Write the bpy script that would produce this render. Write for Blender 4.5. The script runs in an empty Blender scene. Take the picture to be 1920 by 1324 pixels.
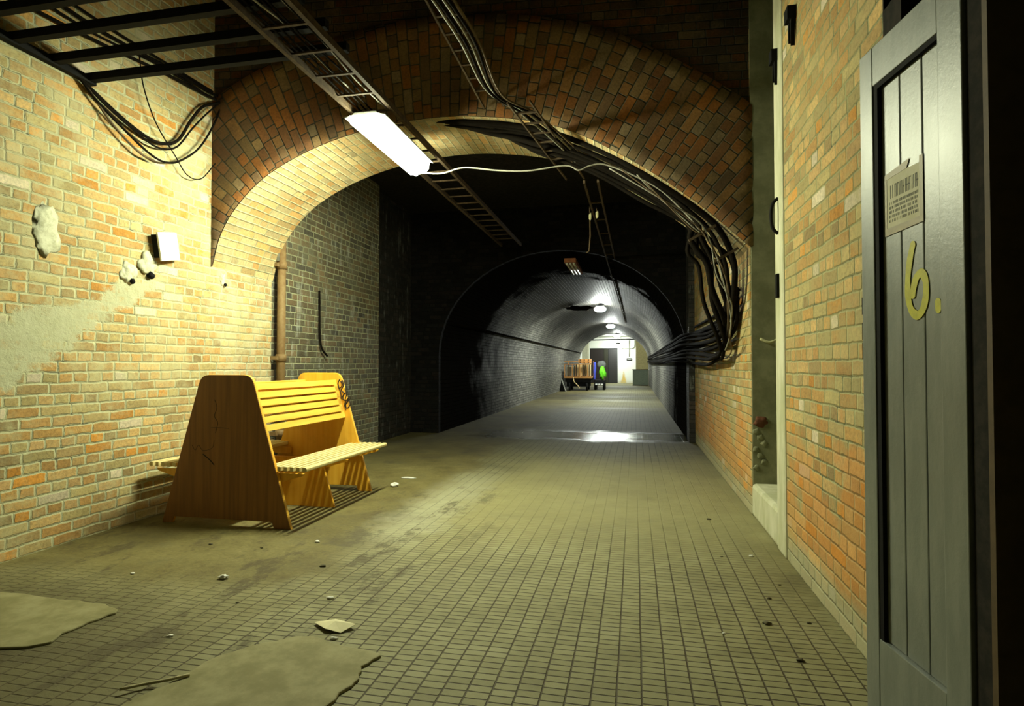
import bpy, bmesh, math, random
from mathutils import Vector, Matrix, noise
random.seed(7)
S = bpy.context.scene
C = S.collection

# ------------------------------------------------ camera, world, exposure
cam_d = bpy.data.cameras.new('camera'); cam = bpy.data.objects.new('camera', cam_d); C.objects.link(cam)
cam_d.sensor_width = 36; cam_d.sensor_fit = 'HORIZONTAL'; cam_d.lens = 1100/1920*36
cam_d.clip_start = 0.05; cam_d.clip_end = 200
YAW = math.atan(230/1100); PIT = math.atan(23/1100)
cam.location = (0, 0, 1.25); cam.rotation_euler = (math.pi/2+PIT, 0, YAW)
S.camera = cam
w = bpy.data.worlds.new('world'); S.world = w; w.use_nodes = True
w.node_tree.nodes['Background'].inputs[0].default_value = (.75, .85, .65, 1)
w.node_tree.nodes['Background'].inputs[1].default_value = 0.0
S.view_settings.view_transform = 'Standard'; S.view_settings.look = 'None'
S.view_settings.gamma = 1; S.view_settings.use_curve_mapping = False
S.view_settings.exposure = 0.0
MAIN_POWER = 345.0          # emission of the near fluorescent diffuser
FAR_POWER = 640.0          # emission of the far tunnel lamps

# ------------------------------------------------ material helpers
class NT:
    def __init__(s, name):
        m = bpy.data.materials.new(name); m.use_nodes = True
        s.m = m; s.t = m.node_tree; s.b = s.t.nodes['Principled BSDF']
        s.tc = s.t.nodes.new('ShaderNodeTexCoord')
    def n(s, typ, **kw):
        o = s.t.nodes.new(typ)
        for k, v in kw.items(): setattr(o, k, v)
        return o
    def put(s, sock, v):
        if isinstance(v, bpy.types.NodeSocket): s.t.links.new(v, sock)
        elif v is not None:
            if isinstance(v, (tuple, list)) and len(v) == 3 and sock.type == 'RGBA': v = (*v, 1)
            sock.default_value = v
    def M(s, op, a, b=None, c=None):
        o = s.n('ShaderNodeMath', operation=op)
        s.put(o.inputs[0], a); s.put(o.inputs[1], b)
        if c is not None: s.put(o.inputs[2], c)
        return o.outputs[0]
    def V(s, op, a, b=None):
        o = s.n('ShaderNodeVectorMath', operation=op)
        s.put(o.inputs[0], a); s.put(o.inputs[1], b)
        return o.outputs[0]
    def xyz(s, x=0., y=0., z=0.):
        o = s.n('ShaderNodeCombineXYZ')
        for i, v in enumerate((x, y, z)): s.put(o.inputs[i], v)
        return o.outputs[0]
    def sep(s, v):
        o = s.n('ShaderNodeSeparateXYZ'); s.put(o.inputs[0], v); return o.outputs
    def noise(s, vec, scale, detail=4., rough=.6):
        o = s.n('ShaderNodeTexNoise'); s.put(o.inputs['Vector'], vec)
        o.inputs['Scale'].default_value = scale; o.inputs['Detail'].default_value = detail
        o.inputs['Roughness'].default_value = rough
        return o.outputs['Fac']
    def white(s, vec, col=False):
        o = s.n('ShaderNodeTexWhiteNoise'); s.put(o.inputs['Vector'], vec)
        return o.outputs['Color' if col else 'Value']
    def ramp(s, f, stops, interp='LINEAR'):
        o = s.n('ShaderNodeValToRGB'); s.put(o.inputs[0], f); r = o.color_ramp; r.interpolation = interp
        while len(r.elements) < len(stops): r.elements.new(.5)
        for e, (p, c) in zip(r.elements, stops):
            e.position = p; e.color = (*c, 1) if isinstance(c, (tuple, list)) else (c, c, c, 1)
        return o.outputs[0]
    def step(s, f, a, b, lo=0., hi=1.):
        o = s.n('ShaderNodeMapRange', interpolation_type='SMOOTHSTEP'); s.put(o.inputs[0], f)
        for i, v in enumerate((a, b, lo, hi)): s.put(o.inputs[i+1], v)
        return o.outputs[0]
    def mix(s, f, a, b, mode='MIX'):
        o = s.n('ShaderNodeMix', data_type='RGBA', blend_type=mode)
        s.put(o.inputs[0], f); s.put(o.inputs[6], a); s.put(o.inputs[7], b)
        return o.outputs[2]
    def bump(s, h, strength=.5, dist=.01, normal=None):
        o = s.n('ShaderNodeBump'); o.inputs['Strength'].default_value = strength
        o.inputs['Distance'].default_value = dist; s.put(o.inputs['Height'], h)
        if normal: s.put(o.inputs['Normal'], normal)
        return o.outputs[0]
    def out(s, col=None, rough=None, normal=None, metal=None, spec=None):
        for k, v in (('Base Color', col), ('Roughness', rough), ('Normal', normal), ('Metallic', metal), ('Specular IOR Level', spec)):
            if v is not None: s.put(s.b.inputs[k], v)
        return s.m

def brick_core(s, u, v, P, course=.075, L=.225, mort=.011, rag=.004, seed=0., ragscale=22.):
    """english-bond brickwork in metres: returns mask (1 on brick) and per-brick random colour"""
    n1 = s.M('MULTIPLY', s.M('SUBTRACT', s.noise(P, 7, 2), .5), rag*3)
    n2 = s.M('MULTIPLY', s.M('SUBTRACT', s.noise(s.V('ADD', P, (3.1, 7.7, 1.3)), 5, 2), .5), rag*3)
    u = s.M('ADD', s.M('ADD', u, n1), 50.); v = s.M('ADD', s.M('ADD', v, n2), 30.)
    rv = s.M('DIVIDE', v, course); row = s.M('FLOOR', rv); fv = s.M('SUBTRACT', rv, row)
    par = s.M('MODULO', row, 2.)
    hdr = s.M('LESS_THAN', s.white(s.xyz(row, seed, 2.)), .14)      # some odd rows are stretchers too
    par = s.M('MULTIPLY', par, s.M('SUBTRACT', 1., s.M('MULTIPLY', hdr, .999)))
    par = s.M('GREATER_THAN', par, .5)
    w = s.M('SUBTRACT', L, s.M('MULTIPLY', par, L/2))
    off = s.M('ADD', s.M('MULTIPLY', row, .37), s.M('MULTIPLY', par, .25))
    uu = s.M('ADD', s.M('DIVIDE', u, w), off); col = s.M('FLOOR', uu); fu = s.M('SUBTRACT', uu, col)
    du = s.M('MULTIPLY', s.M('MINIMUM', fu, s.M('SUBTRACT', 1., fu)), w)
    dv = s.M('MULTIPLY', s.M('MINIMUM', fv, s.M('SUBTRACT', 1., fv)), course)
    # rounded corners
    r = .014
    ax = s.M('MAXIMUM', s.M('SUBTRACT', r, du), 0.); ay = s.M('MAXIMUM', s.M('SUBTRACT', r, dv), 0.)
    d = s.M('SUBTRACT', r, s.M('SQRT', s.M('ADD', s.M('MULTIPLY', ax, ax), s.M('MULTIPLY', ay, ay))))
    d = s.M('ADD', d, s.M('MULTIPLY', s.M('SUBTRACT', s.noise(P, ragscale, 4, .7), .5), rag*2.2))
    mask = s.step(d, mort/2-.0025, mort/2+.0025)
    joint = s.step(d, -.001, .004)          # dark crack at the middle of a joint
    rnd = s.white(s.xyz(col, row, seed), True)
    return mask, joint, s.sep(rnd)

def brick_mat(name, mode, stops, mortar, crack=(.02, .02, .015), stain=(.30, .31, .19), stain_amt=.5, seed=0.,
              rough=.85, sheen_rough=None, mort=.011, rag=.004, course=.075, L=.225, bstr=.8, soot=None, salt=.0, spec=.3, extra=None, crackamt=.75):
    s = NT(name); o = s.tc.outputs['Object']; x, y, z = s.sep(o)
    if mode == 'x': u, v = y, z
    elif mode == 'y': u, v = x, z
    elif mode == 'z': u, v = x, y
    else:
        uv = s.sep(s.tc.outputs['UV']); u, v = uv[0], uv[1]
    mask, joint, (r1, r2, r3) = brick_core(s, u, v, o, course, L, mort, rag, seed)
    col = s.ramp(r1, stops, 'CONSTANT')
    grain = s.noise(o, 55, 5, .7)
    col = s.mix(1., col, s.ramp(grain, [(.25, (.55,)*3), (.55, (1., 1., 1.)), (.8, (1.25, 1.2, 1.1))]), 'MULTIPLY')
    col = s.mix(1., col, s.ramp(r2, [(0, (.75,)*3), (1, (1.15,)*3)]), 'MULTIPLY')
    mcol = s.mix(s.noise(o, 14, 4), tuple(c*.7 for c in mortar), tuple(min(1, c*1.25) for c in mortar))
    # thin dark cracks where the pointing has gone
    cr = s.M('MULTIPLY', s.M('SUBTRACT', 1., joint), s.M('MULTIPLY', s.step(s.noise(o, 3.1, 4), .42, .62), crackamt))
    mcol = s.mix(cr, mcol, crack)
    base = s.mix(mask, mcol, col)
    # large smears of old pointing / lime / grime on top of the brick
    big = s.noise(o, 1.7, 6, .68)
    med = s.noise(s.V('ADD', o, (11., 4., 9.)), 6., 6, .7)
    sm = s.M('MULTIPLY', s.step(s.M('ADD', s.M('MULTIPLY', big, .6), s.M('MULTIPLY', med, .5)), .50, .68), stain_amt)
    base = s.mix(sm, base, stain)
    if salt:
        st = s.noise(s.V('MULTIPLY', o, (9., 9., .8)), 1.6, 6, .75)
        sa = s.M('MULTIPLY', s.step(s.M('MULTIPLY', st, s.M('ADD', med, .45)), .52, .66), salt)
        base = s.mix(sa, base, (.62, .66, .60))
    if soot is not None:
        base = s.mix(s.M('MULTIPLY', s.step(s.noise(s.V('ADD', o, (5., 2., 8.)), .9, 5, .6), .35, .7), soot), base, (.012, .012, .012))
    if extra: base = extra(s, base, o, x, y, z)
    h = s.M('ADD', s.M('MULTIPLY', mask, .8), s.M('MULTIPLY', grain, .35))
    h = s.M('ADD', h, s.M('MULTIPLY', joint, .5)); h = s.M('ADD', h, s.M('MULTIPLY', r3, .25))
    if getattr(s, 'cover', None) is not None: h = s.M('ADD', s.M('MULTIPLY', h, s.M('SUBTRACT', 1., s.cover)), s.M('MULTIPLY', s.M('MULTIPLY', med, 2.5), s.cover))
    rg = rough
    if sheen_rough is not None: rg = s.mix(mask, (rough,)*3, (sheen_rough,)*3)
    return s.out(base, rg, s.bump(h, bstr, .008), spec=getattr(s, 'specf', spec))

def plain(name, col, rough=.6, metal=0., var=.25, scale=18., bump=.25, spec=.4, col2=None, stretch=(1, 1, 1), thr=(.35, .7)):
    s = NT(name); o = s.tc.outputs['Object']
    P = s.V('MULTIPLY', o, stretch)
    n = s.noise(P, scale, 6, .65)
    if col2 is None: col2 = tuple(c*(1-var) for c in col)
    c = s.mix(s.step(n, *thr), col, col2)
    return s.out(c, rough, s.bump(n, bump, .004), metal, spec)

# ------------------------------------------------ geometry helpers
class MB:
    def __init__(s): s.bm = bmesh.new(); s.uv = None
    def box(s, lo, hi, M=None):
        vs = [s.bm.verts.new((x, y, z)) for x in (lo[0], hi[0]) for y in (lo[1], hi[1]) for z in (lo[2], hi[2])]
        for f in ((0,1,3,2), (4,6,7,5), (0,4,5,1), (2,3,7,6), (0,2,6,4), (1,5,7,3)): s.bm.faces.new([vs[i] for i in f])
        if M:
            for v in vs: v.co = M @ v.co
        return s
    def bar(s, a, b, w, h, up=(0, 0, 1)):
        """rectangular bar between points"""
        a, b = Vector(a), Vector(b); d = (b-a); L = d.length; d.normalize()
        x = d.cross(Vector(up)).normalized() if abs(d.dot(Vector(up))) < .99 else Vector((1, 0, 0)); z = x.cross(d)
        M = Matrix((x, d, z)).transposed().to_4x4(); M.translation = a
        return s.box((-w/2, 0, -h/2), (w/2, L, h/2), M)
    def tube(s, pts, r, n=8, cap=True):
        pts = [Vector(p) for p in pts]; rs = r if isinstance(r, (list, tuple)) else [r]*len(pts)
        rings = []; prev = None
        for i, p in enumerate(pts):
            d = (pts[min(i+1, len(pts)-1)]-pts[max(i-1, 0)]).normalized()
            if prev is None: x = d.orthogonal().normalized()
            else: x = (prev - d*prev.dot(d)).normalized()
            prev = x; y = d.cross(x)
            rings.append([s.bm.verts.new(p + (x*math.cos(t)+y*math.sin(t))*rs[i]) for t in [2*math.pi*k/n for k in range(n)]])
        for a, b in zip(rings, rings[1:]):
            for k in range(n):
                f = s.bm.faces.new((a[k], a[(k+1) % n], b[(k+1) % n], b[k])); f.smooth = True
        if cap: s.bm.faces.new(rings[0][::-1]); s.bm.faces.new(rings[-1])
        return s
    def prism(s, poly, axis, a, b):
        """extrude a 2-D polygon along axis (0,1,2) from a to b; poly coords are the other two axes in order"""
        def P(q, t):
            l = list(q); l.insert(axis, t); return l
        A = [s.bm.verts.new(P(q, a)) for q in poly]; B = [s.bm.verts.new(P(q, b)) for q in poly]
        s.bm.faces.new(A); s.bm.faces.new(B[::-1]); n = len(A)
        for i in range(n): s.bm.faces.new((A[i], B[i], B[(i+1) % n], A[(i+1) % n]))
        return s
    def blob(s, c, r, sq=(1, 1, 1), amp=.3, seed=0, sub=3):
        g = bmesh.ops.create_icosphere(s.bm, subdivisions=sub, radius=1)
        for v in g['verts']:
            k = 1+amp*noise.noise(v.co*1.7+Vector((seed*3.3, seed, 0)))+amp*.5*noise.noise(v.co*4.+Vector((seed, 9, seed)))
            v.co = Vector((v.co.x*sq[0]*r*k+c[0], v.co.y*sq[1]*r*k+c[1], v.co.z*sq[2]*r*k+c[2]))
            for f in v.link_faces: f.smooth = True
        return s
    def build(s, name, mat, parent=None, bevel=0., smooth=False):
        bmesh.ops.recalc_face_normals(s.bm, faces=s.bm.faces)
        me = bpy.data.meshes.new(name); s.bm.to_mesh(me); s.bm.free()
        o = bpy.data.objects.new(name, me); C.objects.link(o)
        if mat: me.materials.append(mat)
        if parent: o.parent = parent; o.matrix_parent_inverse = parent.matrix_basis.inverted()
        if smooth:
            for f in me.polygons: f.use_smooth = True
        if bevel:
            b = o.modifiers.new('bevel', 'BEVEL'); b.width = bevel; b.segments = 2; b.limit_method = 'ANGLE'
        return o

def thing(name, label, cat, loc=(0, 0, 0), group=None):
    o = bpy.data.objects.new(name, None); C.objects.link(o); o.location = loc
    o.empty_display_size = .1
    o['label'] = label; o['category'] = cat
    if group: o['group'] = group
    return o
def tag(o, label, cat, group=None):
    o['label'] = label; o['category'] = cat
    if group: o['group'] = group
    return o
def struct(o): o['kind'] = 'structure'; return o
def spline(pts, n=12):
    P = [Vector(p) for p in pts]; P = [P[0]*2-P[1]] + P + [P[-1]*2-P[-2]]; out = []
    for i in range(1, len(P)-2):
        a, b, c, d = P[i-1:i+3]
        for k in range(n):
            t = k/n
            out.append(.5*((2*b)+(c-a)*t+(2*a-5*b+4*c-d)*t*t+(3*b-a-3*c+d)*t**3))
    out.append(P[-2]); return out
def rebase(root, z0=None):
    pass

# ------------------------------------------------ materials
ORANGE = [(0, (.44, .26, .09)), (.16, (.50, .30, .10)), (.30, (.55, .37, .15)), (.48, (.47, .36, .16)), (.62, (.58, .27, .05)),
          (.68, (.42, .34, .15)), (.80, (.35, .25, .11)), (.88, (.50, .33, .14)), (.96, (.64, .55, .40))]
def smear(s, base, o, x, y, z):
    # diagonal smear of old render running down from the broken bracket to the lower left, and pale patch near it
    t = s.M('ADD', s.M('MULTIPLY', s.M('SUBTRACT', y, 4.05), .52), 2.0)     # line z = t(y)
    d = s.M('ABSOLUTE', s.M('SUBTRACT', s.M('SUBTRACT', z, t), -.12))
    wv = s.M('ADD', s.M('MULTIPLY', s.M('SUBTRACT', 4.2, y), .15), .07)
    n = s.noise(o, 5, 6, .7)
    a = s.M('SUBTRACT', s.M('ADD', wv, s.M('MULTIPLY', s.M('SUBTRACT', n, .5), .55)), d)
    m = s.M('MULTIPLY', s.step(a, -.02, .06), s.M('MULTIPLY', s.step(y, 4.35, 4.1), s.step(y, 2.6, 3.0)))
    c = s.mix(s.noise(o, 12, 6, .7), (.36, .36, .21), (.52, .53, .38))
    base = s.mix(s.M('MULTIPLY', m, s.step(s.noise(o, 9, 5, .75), .30, .52, .35, .95)), base, c); s.cover = m
    # lime washed corner by the arch
    e = s.M('ADD', s.step(y, 4.3, 5.0), s.M('MULTIPLY', s.M('SUBTRACT', n, .5), 2.2))
    return s.mix(s.M('MULTIPLY', s.step(e, .7, 1.4), .38), base, (.60, .58, .42))
m_wall_l = brick_mat('brick_left', 'x', ORANGE, (.50, .50, .31), stain=(.50, .47, .27), stain_amt=.70, seed=1., mort=.018, rag=.009, extra=smear)
def lowor(s, base, o, x, y, z):
    # courses near the floor were rebuilt in brighter orange bricks
    n = s.noise(o, 2.2, 4, .6)
    k = s.M('MULTIPLY', s.step(s.M('ADD', s.M('SUBTRACT', 1., s.M('MULTIPLY', z, .9)), s.M('MULTIPLY', s.M('SUBTRACT', n, .5), 2.6)), .25, .5), s.step(z, .12, .3))
    base = s.mix(s.M('MULTIPLY', k, .42), base, (.60, .22, .03), 'MIX')
    f = s.step(s.M('ADD', z, s.M('MULTIPLY', s.M('SUBTRACT', n, .5), .2)), .22, .08)
    return s.mix(s.M('MULTIPLY', f, .8), base, (.36, .35, .22))
m_wall_r = brick_mat('brick_right', 'x', ORANGE, (.37, .36, .18), stain=(.38, .33, .15), stain_amt=.70, seed=4., mort=.013, rag=.007, extra=lowor)
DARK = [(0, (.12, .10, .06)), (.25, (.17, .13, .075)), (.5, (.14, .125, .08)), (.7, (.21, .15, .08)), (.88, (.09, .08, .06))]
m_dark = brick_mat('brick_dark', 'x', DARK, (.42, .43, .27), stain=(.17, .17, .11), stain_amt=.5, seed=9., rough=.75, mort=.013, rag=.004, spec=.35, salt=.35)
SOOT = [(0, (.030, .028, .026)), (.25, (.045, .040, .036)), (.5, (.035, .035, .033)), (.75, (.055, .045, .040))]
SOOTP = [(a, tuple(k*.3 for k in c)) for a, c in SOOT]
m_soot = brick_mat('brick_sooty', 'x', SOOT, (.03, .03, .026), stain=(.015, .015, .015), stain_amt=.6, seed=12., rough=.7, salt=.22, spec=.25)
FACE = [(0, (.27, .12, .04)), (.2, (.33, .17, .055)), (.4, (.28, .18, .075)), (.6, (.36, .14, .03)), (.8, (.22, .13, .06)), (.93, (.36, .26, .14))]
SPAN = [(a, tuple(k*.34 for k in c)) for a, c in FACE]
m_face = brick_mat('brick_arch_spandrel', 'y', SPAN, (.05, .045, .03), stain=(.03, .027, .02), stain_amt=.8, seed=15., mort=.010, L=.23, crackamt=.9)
m_ring = brick_mat('brick_voussoirs', 'uv', FACE, (.09, .085, .05), stain=(.12, .085, .045), stain_amt=.4, soot=.55, seed=21., mort=.010, crackamt=1., course=.082)
m_soff = brick_mat('brick_soffit', 'uv', [(0, (.46, .33, .15)), (.3, (.52, .40, .20)), (.6, (.50, .30, .11)), (.8, (.42, .34, .18))], (.45, .43, .26), stain=(.46, .42, .24), stain_amt=.4, seed=24., mort=.014)
VAULT = [(0, (.19, .185, .15)), (.25, (.26, .255, .21)), (.5, (.22, .215, .18)), (.75, (.31, .30, .26)), (.9, (.15, .145, .12))]
def soot_shade(s, base, o, x, y, z):
    # soot and missing lamp light, both painted into the crown and the arch end
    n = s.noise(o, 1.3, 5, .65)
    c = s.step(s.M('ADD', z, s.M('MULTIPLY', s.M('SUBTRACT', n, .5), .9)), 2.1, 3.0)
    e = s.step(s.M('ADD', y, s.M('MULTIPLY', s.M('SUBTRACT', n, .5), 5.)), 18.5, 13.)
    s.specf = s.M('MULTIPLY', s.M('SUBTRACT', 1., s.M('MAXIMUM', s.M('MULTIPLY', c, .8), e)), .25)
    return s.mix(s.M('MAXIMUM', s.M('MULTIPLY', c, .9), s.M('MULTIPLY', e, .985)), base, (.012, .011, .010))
m_vault = brick_mat('brick_vault', 'uv', VAULT, (.045, .045, .04), stain=(.17, .17, .15), stain_amt=.4, seed=31., rough=.8, sheen_rough=.6, mort=.012, bstr=1., spec=.25, extra=soot_shade)
m_ceil = plain('soot_black', (.018, .017, .015), .9, col2=(.035, .03, .025), spec=.1)
m_conc = plain('grey_render', (.17, .17, .10), .9, scale=5, col2=(.27, .27, .17), bump=.8, spec=.2)
m_conc_pale = plain('pale_render', (.43, .43, .27), .9, scale=7, col2=(.58, .57, .43), bump=.7, spec=.2, stretch=(1, 1, .35))
m_white_wall = plain('white_plaster', (.72, .74, .70), .8, col2=(.62, .64, .60), scale=4, bump=.1)
m_patch = plain('cement_screed', (.18, .165, .07), .78, scale=6, col2=(.28, .26, .135), bump=.5, spec=.35)
m_rust = plain('rusty_steel', (.055, .033, .016), .85, .1, col2=(.10, .07, .035), scale=30, bump=.5)
m_black = plain('black_steel', (.010, .010, .010), .8, 0, bump=.2, spec=.12)
m_cable = plain('black_cable', (.007, .006, .005), .9, 0, col2=(.013, .010, .007), scale=30, spec=.02)
m_cable_grey = plain('grey_cable', (.28, .27, .22), .6, 0)
m_cable_brn = plain('brown_cable', (.10, .065, .03), .7, 0)
m_pipe = plain('brown_pipe', (.17, .10, .038), .7, 0, col2=(.22, .15, .065), scale=14, bump=.4)
m_galv = plain('grey_steel', (.35, .36, .32), .5, .5, col2=(.22, .22, .18))
def wood(name, col, col2, rough=.5, axis=2):
    s = NT(name); o = s.tc.outputs['Object']; st = [28., 28., 28.]; st[axis] = 1.2
    n = s.noise(s.V('MULTIPLY', o, tuple(st)), 1.0, 5, .6); n2 = s.noise(o, 5, 4)
    c = s.mix(s.step(n, .3, .7), col, col2); c = s.mix(s.M('MULTIPLY', s.step(n2, .5, .75), .3), c, tuple(k*.6 for k in col))
    return s.out(c, rough, s.bump(n, .12, .002), spec=.4)
m_ply = wood('yellow_wood_panel', (.72, .36, .025), (.80, .46, .05))
m_ply_brown = wood('brown_wood_panel', (.30, .135, .035), (.20, .09, .028), .55)
m_slat = wood('yellow_wood_slat', (.74, .42, .05), (.82, .52, .08), axis=1)
m_seat = wood('pale_seat_slat', (.62, .50, .20), (.70, .60, .30), axis=1)
m_ink = plain('black_marker', (.015, .012, .01), .6)

def floor_mat():
    s = NT('floor_paving'); o = s.tc.outputs['Object']; x, y, z = s.sep(o)
    wob = s.M('MULTIPLY', s.M('SUBTRACT', s.noise(o, 1.6, 2), .5), .007)
    u = s.M('ADD', s.M('ADD', x, 20.), wob); v = s.M('ADD', s.M('ADD', y, 20.), s.M('MULTIPLY', s.M('SUBTRACT', s.noise(s.V('ADD', o, (4., 4., 4.)), 2.2, 2), .5), .010))
    W, Hh = .094, .0455
    uu = s.M('DIVIDE', u, W); col = s.M('FLOOR', uu); fu = s.M('SUBTRACT', uu, col)
    off = s.M('MULTIPLY', s.white(s.xyz(col, 3., 1.)), .5)
    vv = s.M('ADD', s.M('DIVIDE', v, Hh), off); row = s.M('FLOOR', vv); fv = s.M('SUBTRACT', vv, row)
    du = s.M('MULTIPLY', s.M('MINIMUM', fu, s.M('SUBTRACT', 1., fu)), W)
    dv = s.M('MULTIPLY', s.M('MINIMUM', fv, s.M('SUBTRACT', 1., fv)), Hh)
    rg = s.M('MULTIPLY', s.M('SUBTRACT', s.noise(o, 45, 3, .7), .5), .004)
    mu = s.step(s.M('ADD', du, rg), .0014, .0048); mv = s.step(s.M('ADD', dv, rg), .0014, .0046)
    tile = s.M('MULTIPLY', mu, mv)
    rnd = s.sep(s.white(s.xyz(col, row, 5.), True))
    big = s.noise(o, .8, 6, .62); med = s.noise(s.V('ADD', o, (7., 1., 3.)), 3.2, 6, .7); fine = s.noise(o, 38, 6, .75)
    tc = s.ramp(s.M('ADD', s.M('MULTIPLY', rnd[0], .18), s.M('MULTIPLY', med, .82)), [(.2, (.145, .135, .055)), (.5, (.22, .21, .10)), (.8, (.29, .28, .155))])
    # stained odd tiles in a wandering line where a trench was relaid
    tr = s.M('ABSOLUTE', s.M('SUBTRACT', x, s.M('ADD', -1.05, s.M('MULTIPLY', s.M('SUBTRACT', y, 4.), .06))))
    odd = s.M('MULTIPLY', s.M('MULTIPLY', s.step(tr, .16, .05), s.M('GREATER_THAN', rnd[1], .5)), s.M('MULTIPLY', s.step(y, 2.6, 3.2), s.step(y, 7.5, 6.2)))
    tc = s.mix(s.M('MULTIPLY', odd, .35), tc, (.17, .15, .07))
    base = s.mix(tile, (.052, .040, .015), tc)
    # where dirt and old screed have buried the blocks: along the left wall and the foot of the right one
    edge = s.M('ADD', -1.78, s.M('MULTIPLY', s.step(y, 3.6, 7.), -.10))
    nn = s.M('MULTIPLY', s.M('SUBTRACT', s.noise(o, 1.9, 6, .6), .5), 1.0)
    cov = s.step(s.M('ADD', s.M('SUBTRACT', edge, x), nn), -.12, .25)
    near = s.step(s.M('ADD', y, s.M('MULTIPLY', nn, .5)), 2.75, 3.15)
    cov = s.M('MULTIPLY', cov, s.M('ADD', .30, s.M('MULTIPLY', near, .70)))
    cr = s.M('MULTIPLY', s.step(s.M('ADD', x, s.M('MULTIPLY', nn, .45)), .50, .90), s.step(y, 2.2, 4.2))
    cr = s.M('MULTIPLY', cr, .85)
    cov = s.M('MAXIMUM', cov, cr)
    far = s.step(y, 5.0, 8.5); cov = s.M('MAXIMUM', cov, s.M('MULTIPLY', far, .15))
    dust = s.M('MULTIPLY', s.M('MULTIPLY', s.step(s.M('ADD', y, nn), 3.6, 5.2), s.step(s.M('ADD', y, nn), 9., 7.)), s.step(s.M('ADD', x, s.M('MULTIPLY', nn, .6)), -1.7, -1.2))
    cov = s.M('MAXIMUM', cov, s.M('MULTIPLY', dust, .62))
    dirt = s.ramp(s.M('ADD', s.M('MULTIPLY', med, .6), s.M('MULTIPLY', fine, .4)), [(.30, (.045, .032, .007)), (.46, (.12, .098, .027)), (.58, (.18, .155, .052)), (.72, (.32, .29, .14))])
    base = s.mix(cov, base, dirt)
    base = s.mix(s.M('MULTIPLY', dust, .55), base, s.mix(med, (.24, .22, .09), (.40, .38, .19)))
    gr = s.step(s.M('ADD', s.M('MULTIPLY', big, .7), s.M('MULTIPLY', med, .4)), .53, .70)
    lft = s.step(x, -1.2, -2.2)
    base = s.mix(s.M('MULTIPLY', gr, s.M('ADD', .34, s.M('MULTIPLY', lft, .5))), base, (.05, .04, .015))
    pd = s.M('ABSOLUTE', s.M('SUBTRACT', x, -1.72)); pale = s.M('MULTIPLY', s.step(s.M('ADD', pd, s.M('MULTIPLY', s.M('SUBTRACT', med, .5), .8)), .42, .02), s.M('MULTIPLY', s.step(y, 3.3, 4.4), s.step(y, 7.2, 5.8)))
    base = s.mix(s.M('MULTIPLY', pale, .42), base, (.42, .42, .30))
    # dark spilt stain beside the screed edge
    sx = s.M('SUBTRACT', x, -2.0); sy = s.M('SUBTRACT', y, 4.0)
    sd = s.M('SQRT', s.M('ADD', s.M('MULTIPLY', s.M('MULTIPLY', sx, sx), 5.), s.M('MULTIPLY', s.M('MULTIPLY', sy, sy), 1.3)))
    gs = s.M('MULTIPLY', s.step(s.noise(s.V('MULTIPLY', o, (1.6, .8, 1.)), 2.4, 6, .72), .53, .64), s.M('MULTIPLY', s.step(x, -.9, -1.5), s.step(y, 6.5, 5.)))
    base = s.mix(s.M('MULTIPLY', gs, .75), base, (.05, .038, .012))
    st = s.step(s.M('ADD', sd, s.M('MULTIPLY', s.M('SUBTRACT', s.noise(o, 6, 6, .75), .5), 2.2)), .35, .0)
    base = s.mix(s.M('MULTIPLY', st, .75), base, (.07, .06, .03))
    # water lying on the floor beyond the arch
    wet = s.M('MULTIPLY', s.step(s.M('ADD', y, s.M('MULTIPLY', nn, 1.2)), 9.6, 10.2), s.step(s.M('ADD', y, s.M('MULTIPLY', nn, 1.2)), 11.5, 10.8))
    wx = s.step(s.M('ADD', x, s.M('MULTIPLY', nn, .8)), -3.2, -2.3)
    wet = s.M('MULTIPLY', wet, wx)
    base = s.mix(s.M('MULTIPLY', wet, .6), base, (.03, .03, .02))
    base = s.mix(s.M('MULTIPLY', s.M('MULTIPLY', s.step(y, 7.0, 10.), s.step(y, 23., 17.)), .45), base, (.045, .040, .018))  # unlit stretch between the lamps painted into the floor colour
    bl = s.step(s.M('ADD', s.M('ADD', x, s.M('MULTIPLY', y, .55)), s.M('MULTIPLY', nn, .8)), -.35, -1.2)
    base = s.mix(s.M('MULTIPLY', s.M('MULTIPLY', bl, s.step(y, 3.0, 2.5)), .5), base, (.06, .048, .015))
    rough = s.mix(wet, s.mix(fine, (.62,)*3, (.85,)*3), (.13,)*3)
    damp = s.M('MULTIPLY', s.step(s.noise(s.V('MULTIPLY', o, (.3, .9, 1.)), .5, 3), .50, .60), .35)
    damp = s.M('MULTIPLY', damp, s.step(y, 15., 18.))
    rough = s.mix(damp, rough, s.mix(med, (.22,)*3, (.48,)*3))
    h = s.M('MULTIPLY', tile, s.M('SUBTRACT', 1., s.M('MULTIPLY', cov, .93)))
    h = s.M('ADD', h, s.M('MULTIPLY', fine, s.M('ADD', .30, s.M('MULTIPLY', cov, .9))))
    h = s.M('ADD', h, s.M('MULTIPLY', rnd[2], .12))
    h = s.M('ADD', h, s.M('MULTIPLY', med, s.M('MULTIPLY', cov, 1.6)))
    return s.out(base, rough, s.bump(h, .8, .006), spec=.45)
m_floor = floor_mat()

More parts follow.
